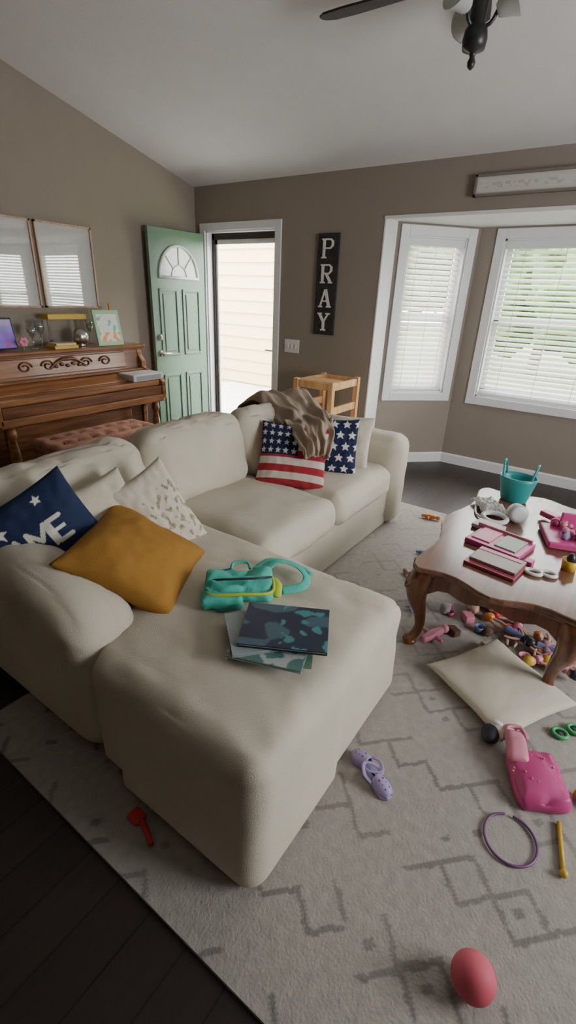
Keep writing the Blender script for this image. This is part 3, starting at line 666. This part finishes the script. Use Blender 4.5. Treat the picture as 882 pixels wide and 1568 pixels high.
def sgn(u,v):
    if abs(v)<.35 and noise.noise(Vector((u*22,v*3,1)))>.12 and abs(u)<.9: return (.48,.46,.43)
    return tuple(Vector((.62,.60,.55))*(1+.08*noise.noise(Vector((u*3,v*30,2)))))
panel('board',((xa+xb)/2,YF-.02,(za+zb)/2),(1,0,0),(0,0,1),xb-xa-.02,zb-za-.02,M_vp,sgn,e,n=200)
# ---------------------------------------------------------------- toddler tower (pine)
TW=empty('wooden_toddler_tower')
tx0,tx1,ty0,ty1=-2.26,-1.92,3.40,3.84
for i,(x,y) in enumerate(((tx0,ty0),(tx1,ty0),(tx0,ty1),(tx1,ty1))): box('post_%d'%i,x-.022,x+.022,y-.022,y+.022,0,.88,M_pine,TW,.004)
box('top_rail_front',tx0,tx1,ty0-.012,ty0+.012,.81,.87,M_pine,TW,.003); box('top_rail_back',tx0,tx1,ty1-.012,ty1+.012,.81,.87,M_pine,TW,.003)
for i,x in enumerate((tx0,tx1)):
    for j,z in enumerate((.2,.42,.64,.84)): box('rung_%d%d'%(i,j),x-.012,x+.012,ty0,ty1,z-.03,z+.03,M_pine,TW,.003)
box('platform',tx0,tx1,ty0,ty1,.40,.42,M_pine,TW,.003)
box('upper_shelf',tx0+.02,tx1-.02,ty0+.02,ty0+.22,.855,.872,M_pine,TW,.003)
# ---------------------------------------------------------------- ceiling fan
FN=empty('ceiling_fan'); fx,fy=-.88,2.53; cz=zc(fy)
lathe('canopy',[(.09,0.01),(.085,-.02),(.05,-.03)],(fx,fy,cz+.0),M_black,FN)
lathe('motor',[(.05,.0),(.10,-.01),(.115,-.03),(.115,-.07),(.08,-.10),(.05,-.11)],(fx,fy,cz-.02),M_black,FN,32)
lathe('light_stem',[(.045,0),(.035,-.05),(.03,-.12),(.045,-.14),(.05,-.17),(.045,-.20),(.015,-.21),(.010,-.225),(.017,-.24),(.014,-.255),(.004,-.265)],(fx,fy,cz-.135),M_black,FN,20)
for k in range(3):
    a=k*2*math.pi/3+.15; d=Vector((math.cos(a),math.sin(a),0))
    tube('lamp_arm_%d'%k,[Vector((fx,fy,cz-.27)),Vector((fx,fy,cz-.26))+d*.05,Vector((fx,fy,cz-.22))+d*.075],.008,M_black,FN,8)
    ax=(d*.85+Vector((0,0,.35))).normalized()
    lathe('glass_shade_%d'%k,[(.02,0),(.028,.01),(.04,.04),(.058,.075),(.062,.08),(.056,.075),(.037,.04),(.025,.012)],Vector((fx,fy,cz-.225))+d*.07,M_shade,FN,20,axis=ax)
M_blade=woodmat('fan_blade_wood',(.012,.008,.006),(.03,.02,.015),.45,'X')
for k in range(5):
    a=math.pi+.03+k*2*math.pi/5; d=Vector((math.cos(a),math.sin(a),0)); w_=Vector((-d.y,d.x,0))
    base=Vector((fx,fy,cz-.10))
    tube('blade_iron_%d'%k,[base+d*.09,base+d*.15,base+d*.20],[.012,.014,.02],M_black,FN,8,flat=.4)
    prof=[(.17,-.045),(.30,-.055),(.60,-.068),(.70,-.06),(.735,-.03),(.74,0),(.735,.03),(.70,.06),(.60,.068),(.30,.055),(.17,.045)]
    up_=(Vector((0,0,1))+w_*.2).normalized(); ww=d.cross(up_)
    vs=[base+d*p+ww*q+up_*h for h in(-.004,.004) for p,q in prof]; n=len(prof)
    mobj('blade_%d'%k,vs,[tuple(range(n)),tuple(range(n,2*n))]+[(i,(i+1)%n,n+(i+1)%n,n+i) for i in range(n)],M_blade,FN)
# ---------------------------------------------------------------- chaise items
SZ=.511
bp=empty('teal_kids_backpack')
RB=Matrix.Rotation(math.radians(42),3,'Z')
softbox('main_pouch',-1.065,-.825,1.03,1.19,SZ-.012,SZ+.06,.03,M_teal,bp,puff=.010,n=18,wr=.020,rot=RB,ws=9)
softbox('front_pocket',-1.02,-.87,.975,1.05,SZ-.008,SZ+.04,.018,M_teal,bp,puff=.008,n=12,wr=.010,rot=RB,ws=9)
c0=Vector((-.945,1.11,SZ))
def bpv(a,b,z): return c0+RB@Vector((a,b,0))+Vector((0,0,z))
tube('lime_zip',[bpv(-.115,-.05,.04),bpv(-.10,-.085,.045),bpv(0,-.095,.05),bpv(.10,-.085,.045),bpv(.12,-.02,.04),bpv(.115,.06,.03)],.006,M_lime,bp,8)
tube('zip_seam',[bpv(-.115,.0,.05),bpv(-.05,-.03,.072),bpv(.06,-.03,.072),bpv(.115,.01,.05)],.004,M_dark,bp,6)
tube('grab_loop',[bpv(-.03,.08,.045),bpv(-.02,.11,.055),bpv(.03,.11,.055),bpv(.04,.08,.045)],.006,M_teal,bp,8)
tube('strap_1',[bpv(.10,.08,.04),bpv(.15,.12,.05),bpv(.22,.11,.035),bpv(.255,.06,.014),bpv(.23,.0,.010),bpv(.15,-.02,.010)],.017,M_teal,bp,10,flat=.25)
tube('strap_2',[bpv(.06,.09,.035),bpv(.12,.15,.04),bpv(.20,.155,.022),bpv(.26,.12,.010),bpv(.28,.08,.010)],.015,M_teal,bp,10,flat=.25)
tube('side_mesh',[bpv(.125,-.06,.013),bpv(.135,-.01,.025),bpv(.125,.05,.013)],.018,M_lime,bp,8,flat=.5)
bo=empty('picture_book_stack')
def bcover(u,v):
    n=noise.noise(Vector((u*1.6,v*1.6,2))); m_=noise.noise(Vector((u*3.5,v*3.5,7)))
    if m_>.22 and u>-.1: return (.06,.27,.28)
    if n>.15: return (.06,.12,.17)
    return (.022,.034,.065)
def book(nm,c,ang,sx,sy,t,m,cf=None,z=0):
    xd=(math.cos(ang),math.sin(ang),0); yd=(-math.sin(ang),math.cos(ang),0)
    obox(nm+'_cover_bottom',(c[0],c[1],z+.0015),xd,yd,(sx,sy,.003),m,bo); obox(nm+'_pages',(c[0],c[1],z+t/2),xd,yd,(sx-.008,sy-.008,t-.005),M_whitep,bo)
    obox(nm+'_cover_top',(c[0],c[1],z+t-.0015),xd,yd,(sx,sy,.003),m,bo)
    if cf: panel(nm+'_art',(c[0],c[1],z+t+.0005),xd,yd,sx,sy,M_vp,cf,bo,n=60)
M_b1=mat('green_cover',(.12,.25,.18),.35);M_b2=mat('grey_cover',(.3,.35,.36),.35);M_b3=mat('night_cover',(.015,.02,.035),.3)
book('book_a',(-.68,.96),.50,.25,.20,.012,M_b1,None,SZ)
book('book_b',(-.67,.935),.35,.23,.19,.010,M_b2,lambda u,v:(.45,.5,.48) if noise.noise(Vector((u*3,v*3,9)))>0 else (.10,.22,.20),SZ+.0125)
book('book_c',(-.715,.965),.85,.24,.20,.010,M_b2,None,SZ+.0235)
book('book_d',(-.665,1.0),.50,.27,.21,.012,M_b3,bcover,SZ+.0345)
# ---------------------------------------------------------------- floor cushion & toys
pillow('floor_cushion',(-.09,1.765,RZ+.045),(.85,-.52,.0),(.52,.85,.06),.43,.41,.075,M_sofa,seed=9,wr=.006)
def croc(c,ang,m,k_=.82):
    e=empty('kids_clog'); R_=Matrix.Rotation(ang,3,'Z'); c=Vector(c)
    g=lambda x,y,z:c+R_@Vector((x,y,0))*k_+Vector((0,0,z))*k_
    out=[(-.07,0),(-.06,.024),(-.02,.022),(.02,.032),(.055,.034),(.078,.012),(.078,-.014),(.055,-.034),(.02,-.03),(-.02,-.022),(-.06,-.024)]
    vs=[g(x,y,z) for z in(0,.016) for x,y in out]; n=len(out)
    o=mobj('sole',vs,[tuple(range(n)),tuple(range(n,2*n))]+[(i,(i+1)%n,n+(i+1)%n,n+i) for i in range(n)],m,e); bev(o,.004)
    vs=[];fs=[]; NU,NV=12,10
    for i in range(NU+1):
        x=-.005+.083*i/NU; wd=.034*math.sqrt(max(0,1-((x-.03)/.052)**2)) if x>.03 else .030+.004*(x/.03)
        h=.042*math.sqrt(max(0,1-(max(0,x-.0)/.082)**2))+.004
        for j in range(NV+1):
            a=math.pi*j/NV; vs.append(g(x,wd*math.cos(a),.013+h*math.sin(a)**.8))
    fs=[(i*(NV+1)+j,(i+1)*(NV+1)+j,(i+1)*(NV+1)+j+1,i*(NV+1)+j+1) for i in range(NU) for j in range(NV)]
    o=mobj('vamp',vs,fs,m,e,True); md=o.modifiers.new('s','SOLIDIFY'); md.thickness=.004
    tube('heel_strap',[g(.0,.032,.035),g(-.04,.034,.045),g(-.075,.0,.05),g(-.04,-.034,.045),g(.0,-.032,.035)],.006,m,e,8,flat=.4)
    for k in range(6): ball('vent_%d'%k,g(.02+.018*(k//2),.010-.02*(k%2),.055-.006*(k//2)),.004,M_dpurple,e,sub=1)
croc((-.375,1.115,RZ),2.9,M_purple); croc((-.32,1.075,RZ),-.35,M_purple)
pk=empty('pink_toy_purse')
softbox('bag',.035,.20,1.30,1.51,RZ+.0,RZ+.06,.028,M_pink,pk,puff=.010,n=16,wr=.012,rot=Matrix.Rotation(.45,3,'Z'),ws=8)
softbox('flap',.0,.07,1.40,1.53,RZ+.035,RZ+.075,.018,M_lpink,pk,puff=.006,n=12,wr=.006,rot=Matrix.Rotation(.3,3,'Z'))
tube('handle',[(.01,1.49,RZ+.05),(-.01,1.54,RZ+.055),(.03,1.565,RZ+.055),(.06,1.53,RZ+.05)],.008,M_lpink,pk,8)
for k in range(24): ball('sequin_%d'%k,(.045+random.random()*.12,1.34+random.random()*.13,RZ+.069),.004,M_lpink,pk,sub=1)
e=empty('black_toy_shoe'); ball('toe',(-.055,1.50,RZ+.027),.034,M_dark,e,s=(1,1.4,.75)); ball('bow',(-.045,1.54,RZ+.05),.018,M_whitep,e,s=(1.3,.7,.7),sub=2)
hb=empty('purple_headband'); tube('band',[(.09+.075*math.cos(a),1.155+.08*math.sin(a),RZ+.006) for a in [2.0+k*math.pi*1.9/13 for k in range(14)]],.004,M_dpurple,hb,8)
sgl=empty('green_sunglasses')
for k,(x,y) in enumerate(((.16,1.68),(.205,1.735))): tube('rim_%d'%k,[(x+.025*math.cos(a),y+.022*math.sin(a),RZ+.012) for a in [q*math.pi/5 for q in range(10)]],.007,M_green,sgl,8,closed=True); lathe('lens_%d'%k,[(.001,0),(.022,0),(.022,.003),(.001,.004)],(x,y,RZ+.01),M_dark,sgl,14)
tube('temple',[(.23,1.76,RZ+.01),(.28,1.72,RZ+.01),(.31,1.68,RZ+.01)],.004,M_green,sgl,6)
yw=empty('yellow_toy_wand'); tube('stick',[(.205,1.30,RZ+.008),(.235,1.15,RZ+.008)],.007,M_yellow,yw,8,res=1); ball('tip',(.237,1.14,RZ+.013),.012,M_yellow,yw,sub=2)
e=empty('yellow_toy_hammer'); tube('head',[(.235,1.44,RZ+.02),(.295,1.41,RZ+.02)],.016,M_yellow,e,10,res=1); tube('grip',[(.265,1.425,RZ+.02),(.29,1.49,RZ+.02)],.008,M_yellow,e,8,res=1)
e=empty('coral_ball'); ball('ball',(.085,.735,RZ+.049),.051,M_coral,e,s=(1.0,1.0,.95),sub=4)
e=empty('red_toy_shovel'); tube('handle',[(-.85,.528,RZ+.01),(-.81,.518,RZ+.01),(-.77,.50,RZ+.01)],[.009,.008,.008],M_red,e,8); softbox('blade',-.895,-.845,.508,.55,RZ+.0,RZ+.02,.009,M_red,e,n=8,wr=0)
tp=empty('toy_pile')
def doll(k,x,y,ang,m,hair,z=0):
    d=Vector((math.cos(ang),math.sin(ang),0)); s=Vector((-d.y,d.x,0)); c=Vector((x,y,RZ+.022+z))
    tube('doll_body_%d'%k,[c-d*.045,c,c+d*.04],[.024,.018,.02],m,tp,10); ball('doll_head_%d'%k,c+d*.07,.022,M_skin,tp,sub=2); ball('doll_hair_%d'%k,c+d*.08+Vector((0,0,.004)),.024,hair,tp,sub=2,nz=.4)
    for q in(-1,1):
        tube('doll_leg_%d%d'%(k,q),[c-d*.04+s*.01*q,c-d*.09+s*.02*q,c-d*.13+s*.015*q],[.009,.008,.006],M_skin,tp,8); tube('doll_arm_%d%d'%(k,q),[c+d*.035+s*.018*q,c+s*.05*q,c-d*.02+s*.06*q],[.006,.006,.005],M_skin,tp,8)
hairs=[M_brown,M_yellow,M_orange,M_dark]
M_bin=mat('dusky_blue',(.12,.16,.3),.5); M_mauve=mat('mauve_cloth',(.30,.16,.20),.8); M_grp=mat('grey_toy',(.30,.27,.27),.6)
cols=[M_pink,M_mauve,M_red,M_bin,M_grp,M_lpink]
for k in range(16): doll(k,-.44+random.random()*.54,2.02+random.random()*.5,random.random()*6.28,cols[k%6],hairs[k%4],.02*(k%2))
for k in range(48):
    x,y=-.46+random.random()*.60,2.0+random.random()*.75; r=.014+random.random()*.022
    cc=cols+[M_brown,M_bin,M_dark,M_brown,M_mauve]
    if k%3==0: ball('soft_toy_%d'%k,(x,y,RZ+r*.9),r,random.choice([M_brown,M_grp,M_mauve,M_brown,M_skin]),tp,s=(1,1.4,.8),sub=2,nz=.4)
    elif k%3==1: obox('block_%d'%k,(x,y,RZ+r*.7),(math.cos(k),math.sin(k),0),(-math.sin(k),math.cos(k),0),(r*2,r*1.5,r*1.3),random.choice(cc),tp,.003)
    else: lathe('cup_%d'%k,[(r*.7,0),(r,r*1.4),(r*.85,r*1.4),(r*.6,.004)],(x,y,RZ),random.choice(cc),tp,14)
def strewn(nm,x,y,m,r,ang=0):
    e=empty(nm); d=Vector((math.cos(ang),math.sin(ang),0)); c=Vector((x,y,RZ+r*.55))
    tube('body',[c-d*r*1.6,c,c+d*r*1.5],[r*.35,r*.55,r*.4],m,e,8); ball('head',c+d*r*2.0,r*.5,m,e,sub=2)
    for q in(-1,1): tube('limb_%d'%q,[c,c+Vector((-d.y,d.x,0))*q*r*1.3],[r*.25,r*.2],m,e,6)
strewn('orange_toy_figure',-.93,3.28,M_orange,.034,.2); strewn('pink_toy_figure',-.43,1.93,M_lpink,.045,1.2); strewn('tan_toy_figure',-.72,2.40,M_skin,.030,2.6)
strewn('blue_toy_figure',-.78,2.72,M_bin,.02,.5); strewn('purple_toy_figure',-.60,2.10,M_purple,.025,1.9)
# ---------------------------------------------------------------- camera, world
f_,p_,r_,t_=722.37,math.radians(24.573),math.radians(2.456),math.radians(34)
fwd=Vector((-math.sin(t_)*math.cos(p_),math.cos(t_)*math.cos(p_),-math.sin(p_)))
r0=Vector((math.cos(t_),math.sin(t_),0)); u0=r0.cross(fwd)
R=r0*math.cos(r_)+u0*math.sin(r_); U=-r0*math.sin(r_)+u0*math.cos(r_)
cd=D.cameras.new('camera'); cam=D.objects.new('camera',cd); SC.collection.objects.link(cam)
cd.sensor_fit='HORIZONTAL'; cd.sensor_width=36; cd.lens=36*f_/882; cd.clip_start=.05
Mx=Matrix((R,U,-fwd)).transposed().to_4x4(); Mx.translation=(0,0,1.5); cam.matrix_world=Mx
SC.camera=cam
w=D.worlds.new('world'); SC.world=w; w.use_nodes=True; bg=w.node_tree.nodes['Background']; bg.inputs[0].default_value=(.98,.985,1,1); bg.inputs[1].default_value=21
